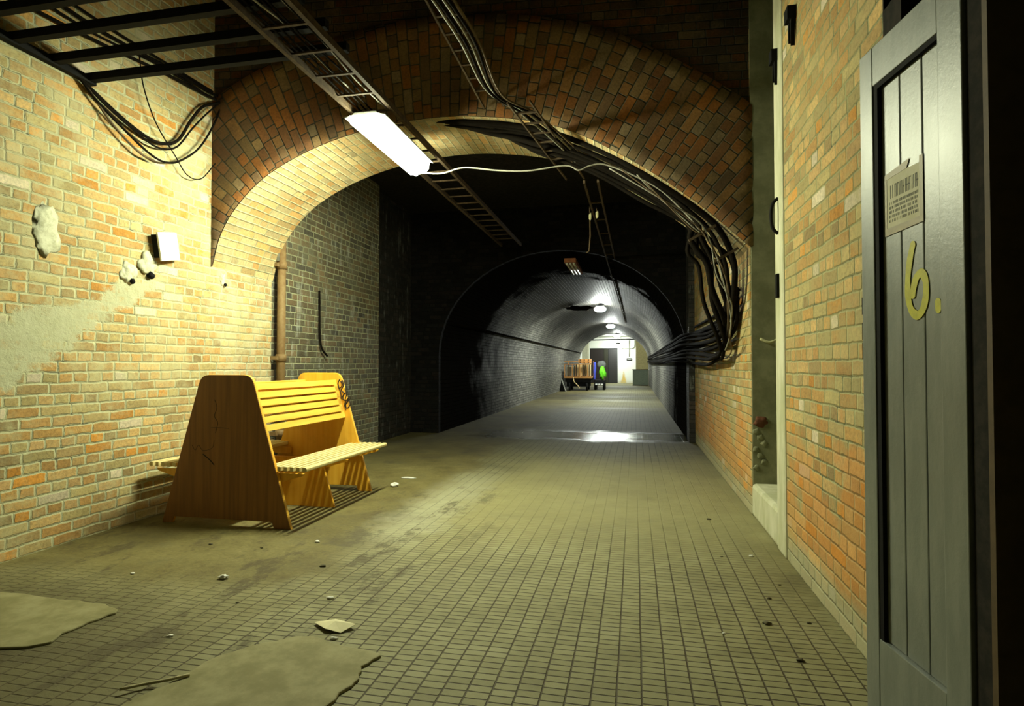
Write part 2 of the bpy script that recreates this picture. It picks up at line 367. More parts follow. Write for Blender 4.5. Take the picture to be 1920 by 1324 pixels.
# ------------------------------------------------ room shell
XL, XR = -3.92, .955
SK = .076
def fy(x): return 4.85 + SK*(x-XL)           # the arch wall stands a little askew
def slab(name, lo, hi, mat): return struct(MB().box(lo, hi).build(name, mat))
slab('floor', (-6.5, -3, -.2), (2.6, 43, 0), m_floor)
slab('wall_left', (XL-.35, -3, 0), (XL, 5.78, 4.75), m_wall_l)
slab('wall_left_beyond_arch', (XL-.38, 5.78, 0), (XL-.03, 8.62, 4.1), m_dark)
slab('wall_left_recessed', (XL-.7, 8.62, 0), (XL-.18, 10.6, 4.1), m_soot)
slab('wall_back', (XL-.35, -3.2, 0), (2.6, -3, 4.75), m_conc)
slab('ceiling', (XL-.35, -3.2, 4.75), (2.6, 6.2, 4.95), m_ceil)
slab('ceiling_beyond_arch', (XL-.7, 5.7, 4.1), (1.5, 10.7, 4.3), m_ceil)
# right wall: near pier from the doorway to the alcove, far wall beyond the alcove
slab('wall_right', (XR, 2.36, 0), (XR+.4, 4.07, 4.75), m_wall_r)
slab('wall_right_behind_viewer', (XR+.02, -3, 0), (XR+.4, 1.42, 4.75), m_conc)
slab('wall_right_over_doorway', (XR, 1.42, 2.62), (XR+.4, 2.36, 4.75), m_wall_r)
slab('wall_doorway_back', (XR+.9, 1.0, 0), (XR+1.0, 3.0, 4.75), m_black)
struct(MB().box((XR-.012, 4.07, .0), (XR+.4, 4.30, 4.75)).build('trim_1', m_conc_pale, bevel=.02))
# alcove (deep niche) between the piers
slab('wall_alcove', (XR+.75, 4.0, 0), (XR+.9, 5.4, 4.75), m_conc)
yb = fy(XR)
struct(MB().box((XR+.004, yb-.02, 0), (XR+.8, yb-.001, 4.75)).build('wall_alcove_return', m_conc))
struct(MB().box((XR+.4, 4.0, 0), (XR+.9, 4.3, 4.75)).build('wall_alcove_near', m_conc))
mb = MB(); mb.prism([(XR-.004, 4.30), (XR+.78, 4.30), (XR+.78, yb), (XR-.004, yb)], 2, 0, .27)
struct(mb.build('trim_2', m_conc_pale, bevel=.03))
slab('wall_right_beyond_arch', (XR, yb-.002, 0), (XR+.4, 10.6, 4.1), m_wall_r)

# arch wall: profile (x, z) of the opening
PROF = spline([(-3.92, 2.18, 0), (-3.83, 2.50, 0), (-3.64, 2.79, 0), (-3.33, 3.06, 0), (-2.82, 3.30, 0), (-2.2, 3.45, 0), (-1.5, 3.49, 0),
               (-.72, 3.37, 0), (-.13, 3.09, 0), (.48, 2.67, 0), (.96, 2.24, 0)], 10)
PROF = [(p.x, p.y) for p in PROF]
AL = [0.]
for a, b in zip(PROF, PROF[1:]): AL.append(AL[-1]+math.hypot(b[0]-a[0], b[1]-a[1]))
def uvgrid(name, rows, uvs, mat, flip=False):
    bm = bmesh.new(); ul = bm.loops.layers.uv.new('UVMap')
    V = [[bm.verts.new(p) for p in r] for r in rows]
    for i in range(len(V)-1):
        for j in range(len(V[0])-1):
            idx = [(i, j), (i+1, j), (i+1, j+1), (i, j+1)]
            if flip: idx.reverse()
            f = bm.faces.new([V[a][b] for a, b in idx])
            for l, (a, b) in zip(f.loops, idx): l[ul].uv = uvs[a][b]
            f.smooth = True
    me = bpy.data.meshes.new(name); bm.to_mesh(me); bm.free()
    o = bpy.data.objects.new(name, me); C.objects.link(o); me.materials.append(mat); return o
DEP = .95
# soffit of the arch
rows = [[(x, fy(x)+.0 if k == 0 else fy(XL)+DEP+SK*(x-XL)*k/4 if k == 4 else fy(x)+(DEP)*k/4, z) for (x, z) in PROF] for k in range(5)]
uvs = [[((DEP)*k/4, a) for a in AL] for k in range(5)]
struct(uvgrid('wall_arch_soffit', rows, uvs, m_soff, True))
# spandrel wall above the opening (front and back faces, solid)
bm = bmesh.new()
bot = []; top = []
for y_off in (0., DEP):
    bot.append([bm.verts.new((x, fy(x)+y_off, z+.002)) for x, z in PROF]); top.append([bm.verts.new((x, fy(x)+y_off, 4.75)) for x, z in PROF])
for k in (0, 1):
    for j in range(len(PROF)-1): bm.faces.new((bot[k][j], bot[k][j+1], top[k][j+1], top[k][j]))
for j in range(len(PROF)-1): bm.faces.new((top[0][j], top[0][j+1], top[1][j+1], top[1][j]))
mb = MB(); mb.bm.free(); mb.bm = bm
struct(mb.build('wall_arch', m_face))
# ring of voussoirs, stepping 12 mm proud of the spandrel wall
def normals(P):
    out = []
    for i in range(len(P)):
        a, b = P[max(i-1, 0)], P[min(i+1, len(P)-1)]; t = Vector((b[0]-a[0], b[1]-a[1])).normalized(); out.append((-t.y, t.x))
    return out
# a round-backed outer curve keeps the courses fanning evenly
NR = normals(PROF); RT = .92
def clampx(x, z, nx, nz, d):
    return d
rows, uvs = [], []
K = 8
for k in range(K+1):
    r = []; u = []
    for (x, z), (nx, nz), a in zip(PROF, NR, AL):
        d = RT*k/K
        lim = RT
        if nx < -1e-6: lim = min(lim, (x-(XL-.02))/(-nx))
        if nx > 1e-6: lim = min(lim, ((XR+.02)-x)/nx)
        d = min(d, max(lim, .0))
        r.append((x+nx*d, fy(x+nx*d)-.012, z+nz*d)); u.append((d, a))
    rows.append(r); uvs.append(u)
ring = uvgrid('wall_arch_ring', rows, uvs, m_ring); struct(ring)
b = ring.modifiers.new('solid', 'SOLIDIFY'); b.thickness = .012; b.offset = -1

# vaulted tunnel beyond
VL, VR = -3.55, .86
VC, VA = (VL+VR)/2, (VR-VL)/2
def vprof(n=28, z0=1.45, rise=1.85):
    P = [(VL, 0.), (VL, .5), (VL, 1.0)]
    for i in range(n+1):
        t = math.pi - math.pi*i/n; P.append((VC+VA*math.cos(t), z0+rise*math.sin(t)))
    P += [(VR, 1.0), (VR, .5), (VR, 0.)]
    return P
VP = vprof(); VAL = [0.]
for a, b_ in zip(VP, VP[1:]): VAL.append(VAL[-1]+math.hypot(b_[0]-a[0], b_[1]-a[1]))
YV0, YV1 = 10.45, 38.6
rows = [[(x, YV0+(YV1-YV0)*k/10, z) for x, z in VP] for k in range(11)]
uvs = [[(YV0+(YV1-YV0)*k/10, a) for a in VAL] for k in range(11)]
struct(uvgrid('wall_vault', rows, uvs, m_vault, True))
# portal wall around the vault mouth
bm = bmesh.new(); A = []; B = []
for x, z in VP:
    A.append(bm.verts.new((x, YV0, z)))
    s_ = max(abs((x-VC))/2.9, abs(z-1.45)/2.7 if z > 1.45 else 0, 1e-6)
    if z <= 1.45: q = (VC+math.copysign(2.95, x-VC), z)
    else: k = 1/s_; q = (VC+(x-VC)*k, 1.45+(z-1.45)*k)
    B.append(bm.verts.new((q[0], YV0, q[1])))
for i in range(len(A)-1): bm.faces.new((A[i], A[i+1], B[i+1], B[i]))
mb = MB(); mb.bm.free(); mb.bm = bm
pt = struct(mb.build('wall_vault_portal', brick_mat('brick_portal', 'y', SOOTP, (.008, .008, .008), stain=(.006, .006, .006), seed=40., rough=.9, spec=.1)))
sm_ = pt.modifiers.new('solid', 'SOLIDIFY'); sm_.thickness = .1
# end of the tunnel: white walls and dark doors
YE = 42.
def stain_wall():
    s = NT('white_end_wall'); o = s.tc.outputs['Object']; x, y, z = s.sep(o)
    n = s.noise(o, 5, 5, .6)
    d = s.M('ADD', s.M('MULTIPLY', s.M('ABSOLUTE', s.M('SUBTRACT', x, -.76)), 2.6), s.M('MULTIPLY', z, .7))
    k = s.step(s.M('ADD', d, s.M('MULTIPLY', s.M('SUBTRACT', n, .5), .5)), .75, .35)
    b2 = s.step(s.M('ADD', z, s.M('MULTIPLY', n, .2)), .35, .15)
    c = s.mix(k, (.74, .76, .70), (.70, .50, .14)); c = s.mix(s.M('MULTIPLY', b2, .5), c, (.45, .42, .25))
    return s.out(c, .8)
m_end = stain_wall()
slab('wall_end', (-4.6, YE, 0), (1.6, YE+.2, 3.6), m_end)
slab('wall_end_left', (-4.6, 38.5, 0), (-3.55, YE, 3.6), m_white_wall)
slab('wall_end_left_pier', (-3.56, 40.6, 0), (-3.16, YE, 2.9), plain('buff_plaster', (.50, .49, .36), .8))
slab('wall_end_right', (.95, 38.5, 0), (1.2, YE, 3.6), m_white_wall)
slab('wall_end_right_pier', (.08, 40.2, 0), (.96, YE, 3.3), plain('brown_plaster', (.27, .23, .10), .8))
slab('ceiling_end', (-4.6, 38.5, 3.3), (1.6, YE+.2, 3.5), m_white_wall)

# main vertical pier in the dark at the right of the portal
slab('wall_right_portal_pier', (.86, 9.9, 0), (1.1, 10.5, 4.1), m_soot)

# ------------------------------------------------ main lamp
def emit(name, col, st):
    s = NT(name); s.b.inputs['Base Color'].default_value = (.9, .9, .9, 1)
    s.b.inputs['Emission Color'].default_value = (*col, 1); s.b.inputs['Emission Strength'].default_value = st
    return s.m
m_em = emit('lit_diffuser', (.96, 1., .68), MAIN_POWER*.22)
m_tube = emit('lit_tube', (.96, 1., .68), MAIN_POWER*2.6)
m_em_far = emit('lit_lamp_far', (.93, 1., .92), FAR_POWER)
m_em_end = emit('lit_lamp_end', (.93, 1., .92), FAR_POWER*.42)
LX, LY0, LY1, LZ = -2.055, 4.20, 5.34, 3.13
lamp = thing('fluorescent_lamp', 'lit white fluorescent batten lamp hanging under the rusty cable tray before the arch', 'lamp', (LX, (LY0+LY1)/2, LZ))
MB().prism([(LX-.17, LZ+.062), (LX-.17, LZ+.075), (LX+.17, LZ+.075), (LX+.17, LZ+.062), (LX+.126, LZ+.075), (LX-.126, LZ+.075)], 1, LY0+.01, LY1-.01).build('reflector', m_galv, lamp)  # wide flanges added to cut the lamp's upward light
MB().prism([(LX-.12, LZ+.075), (LX+.12, LZ+.075), (LX+.09, LZ+.10), (LX-.09, LZ+.10)], 1, LY0+.01, LY1-.01).build('housing', m_galv, lamp)
MB().prism([(LX-.125, LZ+.074), (LX-.115, LZ+.01), (LX-.07, LZ-.03), (LX+.07, LZ-.03), (LX+.115, LZ+.01), (LX+.125, LZ+.074)], 1, LY0, LY1).build('diffuser', m_em, lamp)
MB().tube([(LX, LY0+.03, LZ-.036), (LX, LY1-.03, LZ-.036)], .021, 12).build('tube', m_tube, lamp)
for y in (LY0+.2, LY1-.2): MB().box((LX-.012, y, LZ+.10), (LX+.012, y+.03, LZ+.20)).build('hanger', m_rust, lamp)

# ------------------------------------------------ overhead steelwork and trays
def jig(a, b, n, amp, seed=0):
    a, b = Vector(a), Vector(b); rr = random.Random(seed); out = []
    for i in range(n+1):
        p = a.lerp(b, i/n)
        if 0 < i < n: p += Vector((rr.uniform(-amp, amp), 0, rr.uniform(-amp, amp)))
        out.append(p)
    return spline(out, 5)
def ladder(name, label, x0, x1, y0, y1, z, step, sec, mat, slope=0., rung=.012, x_shift=0.):
    t = thing(name, label, 'cable tray', ((x0+x1)/2, (y0+y1)/2, z))
    z2 = z+slope*(y1-y0)
    for x in (x0, x1): MB().bar((x, y0, z), (x+x_shift, y1, z2), sec[0], sec[1]).build('rail', mat, t)
    n = int((y1-y0)/step)
    for i in range(1, n):
        y = y0+i*step; k = (y-y0)/(y1-y0); sx = x_shift*k
        MB().bar((x0+sx, y, z+(z2-z)*k), (x1+sx, y, z+(z2-z)*k), .020, rung, (0, 0, 1)).build('rung', mat, t)
    return t
ladder('cable_tray', 'rusty steel ladder tray overhead carrying the lit lamp and grey cables', LX-.13, LX+.20, 1.9, 9.6, 3.27, .30, (.03, .045), m_rust)
rr = random.Random(3)
for i in range(8):
    x = LX-.08+.035*i
    tag(MB().tube(jig((x, 2.0, 3.30), (x+rr.uniform(-.03, .03), 4.3+rr.uniform(-.4, .5), 3.30), 5, .014, i), .0065, 6).build('electric_cable', m_cable_grey if i in (2, 5) else m_cable),
        'thin dusty cable lying in the rusty tray that leads to the lit lamp', 'cable', 'loose cables in the lamp tray')
# dark joists crossing from the left wall
for i, y in enumerate((2.72, 2.98, 3.25, 3.52)):
    o = MB().bar((XL+.0, y, 3.345), (-1.84, y, 3.345), .05, .055).build('steel_joist', m_black)
    tag(o, ['black overhead steel bar nearest the viewer, cut by the photo top', 'second black overhead steel bar from the viewer by left wall',
            'third black overhead steel bar from the viewer by left wall', 'black overhead steel bar nearest the arch above the hanging cable loops'][i], 'steel bar')
tag(MB().bar((XL+.03, 2.2, 3.33), (XL+.03, 3.56, 3.33), .045, .05).build('wall_rail', m_black), 'black steel rail on left wall joining ends of the overhead bars', 'steel rail')
# dark joists high in the ceiling
for i, y in enumerate((3.2, 4.1)):
    tag(MB().bar((-3.2, y, 4.45-.1*i), (.95, y, 4.45-.1*i), .07, .09).build('ceiling_joist', m_ceil), ['sooty ceiling joist high over the cable ladder', 'sooty ceiling joist in the dark just before the arch wall'][i], 'joist')

# second cable run: ladder following from near top centre to the crown of the arch
t = ladder('cable_ladder', 'thin steel cable ladder dropping from the top of the photo to the arch crown', -1.30, -1.12, 2.9, 5.0, 3.62, .2, (.014, .02), m_rust, slope=-.04)
t = ladder('cable_ladder', 'bent thin cable ladder crossing under the right half of arch crown', -.98, -.80, 4.5, 6.0, 3.33, .17, (.012, .018), m_rust, slope=-.11, x_shift=.30)
def cable(pts, r, mat, label, group=None, name='electric_cable', n=8, amp=0, seed=0):
    rr = random.Random(seed)
    pts = [Vector(p)+Vector((rr.uniform(-amp, amp), rr.uniform(-amp, amp), rr.uniform(-amp, amp))) for p in pts]
    return tag(MB().tube(spline(pts, 9), r, n).build(name, mat), label, 'cable', group)
for i in range(5):
    dx = .03*i
    cable([(-1.16+dx, 2.9, 3.36), (-1.10+dx, 3.6, 3.36), (-1.13+dx, 4.4, 3.40-.012*i), (-.90+dx, 4.75, 3.33), (-.66+dx, 5.25, 3.24), (-.50+dx, 5.75, 3.18)], .008+.002*(i % 2),
          m_cable_grey if i in (0, 2) else m_cable_brn if i == 4 else m_cable, 'dusty cable in the loose run from photo top centre to the arch crown', 'cables running down to the arch crown', amp=.008, seed=i)
# fat black cables hugging the right side of the arch, then dropping to the wall run
def on_arch(x, dz, y):
    for a, b_ in zip(PROF, PROF[1:]):
        if a[0] <= x <= b_[0]:
            k = (x-a[0])/(b_[0]-a[0]); return (x, y, a[1]+(b_[1]-a[1])*k-dz)
    return (x, y, 2.2)
for i in range(9):
    dz = .025+.022*(i % 5); y = 5.27+.05*i; r = .019 if i % 3 else .027
    zz = 1.80-.055*i
    xb = .90-.018*(i % 4)-.02*(i > 5)
    bow = .05*(i % 4)
    pts = [(-2.0+.1*i, y-.15, 3.54), (-1.5+.06*i, y-.15, 3.475-dz*.5), on_arch(-.95, dz, y-.1), on_arch(-.4, dz+.004*i, y), on_arch(.1, dz+.004*i, y), on_arch(.5, dz+.006*i, y), (xb-.20-bow, y+.02, 2.42-.02*i), (xb-.07-bow, y+.04, 2.16), (xb-.03-bow, y+.1, 1.98-.02*i),
           (xb-.02, y+.30, zz), (xb, y+.9, zz-.10+.02*(i % 3)), (xb, 7.6, zz-.10), (xb, 9.2, zz-.06), (xb-.09, 10.3, zz-.04), (xb-.09, 13, zz-.05), (xb-.07, 20, zz-.05), (xb-.07, 30, zz-.03), (xb-.07, 37.5, zz)]
    cable(pts, r, m_cable, 'fat black cable bending round right haunch of the arch and off along the wall', 'black cable bundle on the right of the arch', amp=.020, seed=20+i, name='power_cable')
for i in range(4):
    pts = [on_arch(-.2+.1*i, .13, 5.2), on_arch(.2, .17, 5.2), on_arch(.5, .18+.01*i, 5.2), (.62, 5.2, 2.3), (.70+.03*i, 5.2, 2.05-.05*i), (.80, 5.35, 1.80-.08*i), (.86, 5.8, 1.62-.09*i), (.90, 6.8, 1.5-.06*i), (.91, 9.0, 1.5)]
    cable(pts, .006, m_cable_brn if i % 2 else m_cable_grey, 'thin brown or pale wire looping beside the fat black arch cables', 'thin wires beside the arch bundle', amp=.03, seed=60+i, n=6)
for i in range(5):
    zz = 1.52+.09*i
    cable([(.91, 5.55, zz+.3-.06*i), (.90, 5.7, zz+.10), (.905, 6.1, zz-.02), (.915, 7.2, zz-.05), (.915, 9.6, zz-.03)], .017, m_cable,
          'black cable clipped low on the brick wall just beyond the arch', 'cables clipped to wall beyond the arch', amp=.015, seed=80+i, name='power_cable')
# rust coloured strap brackets on the bundle
for i, (x, z) in enumerate(((.62, 2.42), (.80, 2.22))):
    tag(MB().bar((x-.16, 5.22, z-.10), (x+.06, 5.22, z+.02), .025, .02).build('cable_bracket', m_rust), ['upper rusty strap across the black arch cables', 'lower rusty strap across the black arch cables'][i], 'bracket')
cable([(-2.03, 5.3, 3.10), (-1.80, 5.32, 3.085), (-1.57, 5.3, 3.118), (-1.25, 5.3, 3.07), (-.957, 5.3, 3.045), (-.611, 5.3, 3.07), (-.49, 5.3, 3.02), (-.40, 5.3, 3.05), (-.274, 5.3, 3.06), (-.1, 5.3, 2.99), (.053, 5.3, 2.91), (.236, 5.3, 2.79), (.42, 5.3, 2.60), (.55, 5.25, 2.42)],
      .0075, m_cable_grey, 'thin pale wire strung sideways from the lit lamp to the right arch cables', None, n=6, name='hanging_wire')
# tray on the chamber ceiling running to the far tunnel
ladder('ceiling_tray', 'dark narrow cable tray running along the tunnel crown into the distance', -.50, -.36, 6.0, 26, 3.13, .8, (.02, .03), m_rust, slope=-.002, x_shift=.12)
for i, (x, z) in enumerate(((-.52, 3.0), (-.44, 3.02))):
    t = thing('hanging_tag', ['left of two small yellow tags dangling in the dark archway', 'right of two small yellow tags dangling in the dark archway'][i], 'tag', (x, 7, z))
    MB().tube([(x, 7, 3.14), (x+.01, 7, z+.05)], .004, 5).build('string', m_cable_brn, t)
    MB().blob((x+.01, 7, z+.02), .03, (.6, .3, 1.5), .4, i, 2).build('tag_body', plain('tag_paper', (.65, .62, .35), .7), t)
tag(MB().tube([(-.52, 7.05, 3.14), (-.515, 7.05, 2.8), (-.53, 7.05, 2.62), (-.56, 7.05, 2.60)], .009, 6).build('frayed_rope', m_cable_brn), 'frayed cord hanging below the tags in the dark archway', 'cord')

# ------------------------------------------------ left wall: pipe, bracket plate, plaster, cables
pip = thing('drain_pipe', 'brown vertical drain pipe on left wall just beyond the arch', 'pipe', (-3.85, 5.85, 0))
MB().tube([(-3.85, 5.86, 0), (-3.85, 5.86, 3.05)], .047, 16).build('pipe', m_pipe, pip)
for z in (.5, 1.33, 2.36):
    mb = MB().tube([(-3.85, 5.86, z-.04), (-3.85, 5.86, z+.04)], .058, 16); mb.box((-3.945, 5.76, z-.02), (-3.84, 5.80, z+.02)); mb.build('collar', m_pipe, pip)
MB().tube([(-3.85, 5.79, 2.4), (-3.85, 5.79, 3.0)], .018, 8).build('conduit', m_galv, pip)
hose = cable([(-3.93, 6.80, 2.20), (-3.93, 6.81, 1.9), (-3.92, 6.80, 1.65), (-3.91, 6.83, 1.47), (-3.90, 6.95, 1.37)], .013, m_cable, 'dark hose stub hanging on sooty brick wall right of drain pipe', None, name='hose')
pl = thing('wall_plate', 'square white plate hanging askew on left brick wall above broken plaster', 'plate', (-3.9, 4.2, 2.2))
Mr = Matrix.Translation((-3.86, 4.245, 2.255)) @ Matrix.Rotation(math.radians(12), 4, 'X') @ Matrix.Rotation(math.radians(8), 4, 'Z')
MB().box((-.006, -.125, -.118), (.010, .125, .118), Mr).build('plate', plain('white_card', (.85, .86, .74), .5, bump=.05, var=.05), pl, bevel=.003)
MB().box((-.055, -.12, -.09), (-.008, -.105, .10), Mr).build('back_box', m_black, pl)
m_plast = plain('broken_plaster', (.62, .63, .48), .9, bump=.9, scale=30, col2=(.42, .42, .28))
for i, (y, z, r, sy, sz, lab) in enumerate(((4.09, 2.08, .085, 1.0, 1.1, 'larger lump of broken plaster under the askew white plate'),
        (3.91, 1.98, .06, 1.2, 1.3, 'smaller smear of pale plaster lower left of the askew white plate'),
        (4.99, 2.08, .045, .8, 1.4, 'small pale plaster stub on left wall near the arch corner'),
        (3.24, 2.18, .10, .9, 1.7, 'rough patch of pale plaster at far left of the brick wall'))):
    o = thing('plaster_lump', lab, 'plaster', (XL, y, z))
    MB().blob((XL, y, z), r, (.38 if i < 3 else .12, sy, sz), .5, i+1, 3).build('lump', m_plast, o)
    if i < 3:
        MB().blob((XL+.02, y+.02, z-r*1.05), r*.45, (.7, .7, .8), .5, i+9, 2).build('hole', m_black, o)
MB_c = dict(group=None)
cable([(-3.885, 3.40, 3.33), (-3.88, 3.55, 3.26), (-3.87, 3.85, 3.14), (-3.87, 4.12, 3.10), (-3.87, 4.338, 3.19), (-3.87, 4.50, 3.44), (-3.87, 4.64, 3.62), (-3.86, 4.80, 3.72), (-3.83, 4.87, 3.77)], .013, m_cable, 'thick black upper cable loop drooping across left wall to the arch hole', None)
cable([(-3.885, 3.42, 3.34), (-3.875, 3.60, 3.22), (-3.86, 3.90, 3.10), (-3.86, 4.12, 3.055), (-3.86, 4.32, 3.13), (-3.86, 4.5, 3.36), (-3.86, 4.66, 3.55), (-3.86, 4.84, 3.74)], .008, m_cable, 'thinner black cable just under the thick upper loop on left wall', None)
cable([(-3.885, 3.45, 3.30), (-3.87, 3.60, 3.18), (-3.86, 4.02, 2.98), (-3.86, 4.25, 2.97), (-3.86, 4.45, 3.09), (-3.86, 4.62, 3.26), (-3.86, 4.78, 3.52), (-3.84, 4.86, 3.74)], .009, m_cable, 'lowest long black cable loop on the left wall', None)
cable([(-3.885, 3.50, 3.27), (-3.87, 3.70, 3.08), (-3.86, 3.93, 2.95), (-3.86, 4.1, 2.93)], .009, m_cable_brn, 'short brown cable end hanging under the overhead bars on left wall', None)
cable([(-3.885, 3.95, 3.75), (-3.87, 3.98, 3.50), (-3.86, 4.10, 3.25), (-3.86, 4.31, 3.05), (-3.86, 4.45, 2.93), (-3.86, 4.62, 2.95), (-3.86, 4.80, 3.15)], .005, m_cable, 'hair-thin black wire looping down across the left wall cables', None)
for i in range(4):
    cable([(-3.885, 2.4, 3.62+.09*i), (-3.88, 3.0, 3.60+.08*i), (-3.885, 3.6, 3.66+.05*i), (-3.88, 4.2, 3.70+.04*i), (-3.87, 4.80, 3.76+.02*i)], .009 if i % 2 else .013, m_cable, 'black cable clipped high along left wall above the overhead bars', 'cables high on left wall', amp=.02, seed=i+100)
tag(MB().blob((-3.79, 4.86, 3.78), .055, (1.3, .35, 1), .3, 3, 3).build('cable_hole', m_black), 'black cable entry hole in arch wall at end of the loops', 'hole')

# ------------------------------------------------ right side ironwork
tag(MB().tube(spline([(XR-.012, 4.19, 2.37), (XR-.045, 4.19, 2.33), (XR-.055, 4.19, 2.25), (XR-.045, 4.19, 2.17), (XR-.012, 4.19, 2.13)], 6), .011, 8).build('wall_hook', m_black), 'black curved iron handle on pale plaster pier at right', 'handle')
tag(MB().box((XR-.03, 4.165, 1.70), (XR-.008, 4.205, 1.86)).build('latch_plate', m_black, bevel=.003), 'black slotted latch plate on pale pier below the iron handle', 'latch')
for i, (y, z) in enumerate(((4.20, 3.32), (3.78, 3.36))):
    o = thing('iron_bracket', ['black iron bracket high on the pale pier edge', 'black iron bracket high on right brick wall near photo top'][i], 'bracket', (XR, y, z))
    MB().box((XR-.05, y-.04, z-.03), (XR+.01, y+.04, z+.05)).build('bracket_block', m_black, o)
    MB().prism([(y-.035, z-.03), (y-.005, z-.03), (y-.025, z-.19)], 0, XR-.03, XR-.005).build('spike', m_black, o)
    MB().prism([(y+.01, z-.03), (y+.035, z-.03), (y+.028, z-.15)], 0, XR-.03, XR-.005).build('spike', m_black, o)
# broken bolt and root in the alcove return
o = thing('rubble_bolt', 'rusty bolt and rubble scar low on grey return face of the alcove', 'bolt', (1.0, yb-.03, .75))
MB().blob((1.02, yb-.025, .78), .045, (1.1, .3, .9), .5, 5, 3).build('bolt', plain('rust_red', (.12, .04, .015), .8), o)
for k in range(7): MB().blob((.985+.03*(k % 3), yb-.022, .70-.05*k), .02, (1.2, .3, 1.2), .6, k, 2).build('rubble', m_conc, o)
tag(MB().tube(spline([(1.02, yb-.03, 1.47), (1.10, yb-.05, 1.44), (1.20, yb-.04, 1.50), (1.28, yb-.03, 1.60)], 5), [.012]*16, 6).build('root', plain('pale_root', (.4, .38, .2), .8)), 'pale crooked root on grey alcove return', 'root')

# ------------------------------------------------ door leaf, number 6
s = NT('grey_gloss_paint'); o_ = s.tc.outputs['Object']
n_ = s.noise(s.V('MULTIPLY', o_, (6., 6., 1.2)), 3., 6, .7); f_ = s.noise(o_, 60, 5, .75)
pc = s.mix(s.step(n_, .35, .7), (.15, .165, .15), (.20, .215, .19))
ch = s.step(s.noise(o_, 24, 5, .8), .70, .76)
pc = s.mix(ch, pc, (.03, .03, .025))
m_paint = s.out(pc, s.mix(n_, (.32,)*3, (.44,)*3), s.bump(s.M('ADD', f_, s.M('MULTIPLY', n_, .6)), .25, .003), spec=.6)
DA = math.atan(.151/.989)
door = thing('grey_door', 'tall grey painted boarded door leaf with yellow numeral, ajar at right', 'door', (.785, 2.27, 0))
# local frame: s along the leaf from its far edge towards the viewer, d outward to the tunnel
DM = Matrix(((math.sin(DA), -math.cos(DA), 0, .785), (-math.cos(DA), -math.sin(DA), 0, 2.27), (0, 0, 1, 0), (0, 0, 0, 1)))
def dbox(s0, s1, z0, z1, d0, d1): return MB().box((s0, d0, z0), (s1, d1, z1), DM)
DT = 2.335
# d axis: local +y should point into the tunnel
dbox(0, .078, .02, DT, -.045, 0).build('stile', m_paint, door, bevel=.003)
dbox(.407, .505, .02, DT, -.045, 0).build('stile', m_paint, door, bevel=.003)
dbox(.078, .407, 2.20, DT, -.045, -.001).build('rail', m_paint, door, bevel=.003)
dbox(.078, .407, .02, .335, -.045, -.001).build('rail', m_paint, door, bevel=.003)
for k in range(3):
    dbox((.08, .201, .311)[k]+.0015, (.201, .311, .407)[k]-.0015, .335, 2.20, -.04, -.018).build('board', m_paint, door, bevel=.004)
dbox(.078, .407, .33, 2.20, -.045, -.041).build('backing', m_black, door)
dbox(.0785, .101, .335, 2.20, -.0175, -.004).build('recess_shadow', m_black, door)  # black strips stand in for the shadow of the board recess
dbox(.101, .406, 2.183, 2.199, -.0175, -.004).build('recess_shadow', m_black, door)
# yellow numeral painted across the boards (flat brush strokes on the door face)
m_yel = plain('yellow_paint', (.50, .47, .01), .55, var=.2, scale=40)
def dstroke(pts, w, nm, d=-.0165):
    P = spline([(a, b_, 0) for a, b_ in pts], 24 if len(pts) > 5 else 10); bm = bmesh.new(); L = []; R_ = []
    for i, p in enumerate(P):
        tv = (P[min(i+1, len(P)-1)]-P[max(i-1, 0)]).normalized(); nx, ny = -tv.y, tv.x
        e_ = min(i, len(P)-1-i)*(P[1]-P[0]).length/w; ww = w*math.sqrt(max(.04, 1-max(0, 1-e_)**2))*(1-.06*math.sin(i*.13))
        for q, lst in ((1, L), (-1, R_)):
            lst.append([bm.verts.new(DM @ Vector((p.x+nx*ww*q, d+e, p.y+ny*ww*q))) for e in (0, .0012)])
    for i in range(len(P)-1):
        for a, b_ in ((L[i][1], L[i+1][1]),): bm.faces.new((L[i][1], L[i+1][1], R_[i+1][1], R_[i][1]))
        bm.faces.new((L[i][0], L[i][1], L[i+1][1], L[i+1][0])); bm.faces.new((R_[i][0], R_[i+1][0], R_[i+1][1], R_[i][1]))
    mb = MB(); mb.bm.free(); mb.bm = bm; return mb.build(nm, m_yel, door)
# 6: tall stem then a bowl
six = dstroke([(.266, 1.632), (.250, 1.592), (.238, 1.545), (.233, 1.50), (.236, 1.455), (.252, 1.418), (.280, 1.402), (.306, 1.420), (.320, 1.460), (.318, 1.505), (.300, 1.528), (.277, 1.518), (.262, 1.488), (.256, 1.455)], .0135, 'painted_number')
dstroke([(.371, 1.444), (.373, 1.422), (.374, 1.400)], .013, 'painted_dot')
# notice
nt = thing('paper_notice', 'old yellowed printed notice with brown edges stuck on grey door', 'notice', tuple(DM @ Vector((.2, 0, 1.85))))
m_pap = plain('yellowed_paper', (.50, .47, .30), .6, scale=8, col2=(.40, .37, .20))
m_tape = plain('brown_tape', (.28, .22, .08), .5)
m_print = plain('faded_print', (.10, .10, .06), .7)
def quad(nm, pts, d0, d1, mat, par):
    mb = MB(); A = [mb.bm.verts.new(DM @ Vector((a, d0, b_))) for a, b_ in pts]; B = [mb.bm.verts.new(DM @ Vector((a, d1, b_))) for a, b_ in pts]
    mb.bm.faces.new(A); mb.bm.faces.new(B); n = len(A)
    for i in range(n): mb.bm.faces.new((A[i], B[i], B[(i+1) % n], A[(i+1) % n]))
    return mb.build(nm, mat, par)
quad('paper', [(.125, 1.872), (.306, 1.865), (.306, 1.695), (.125, 1.690)], -.0172, -.0158, m_pap, nt)
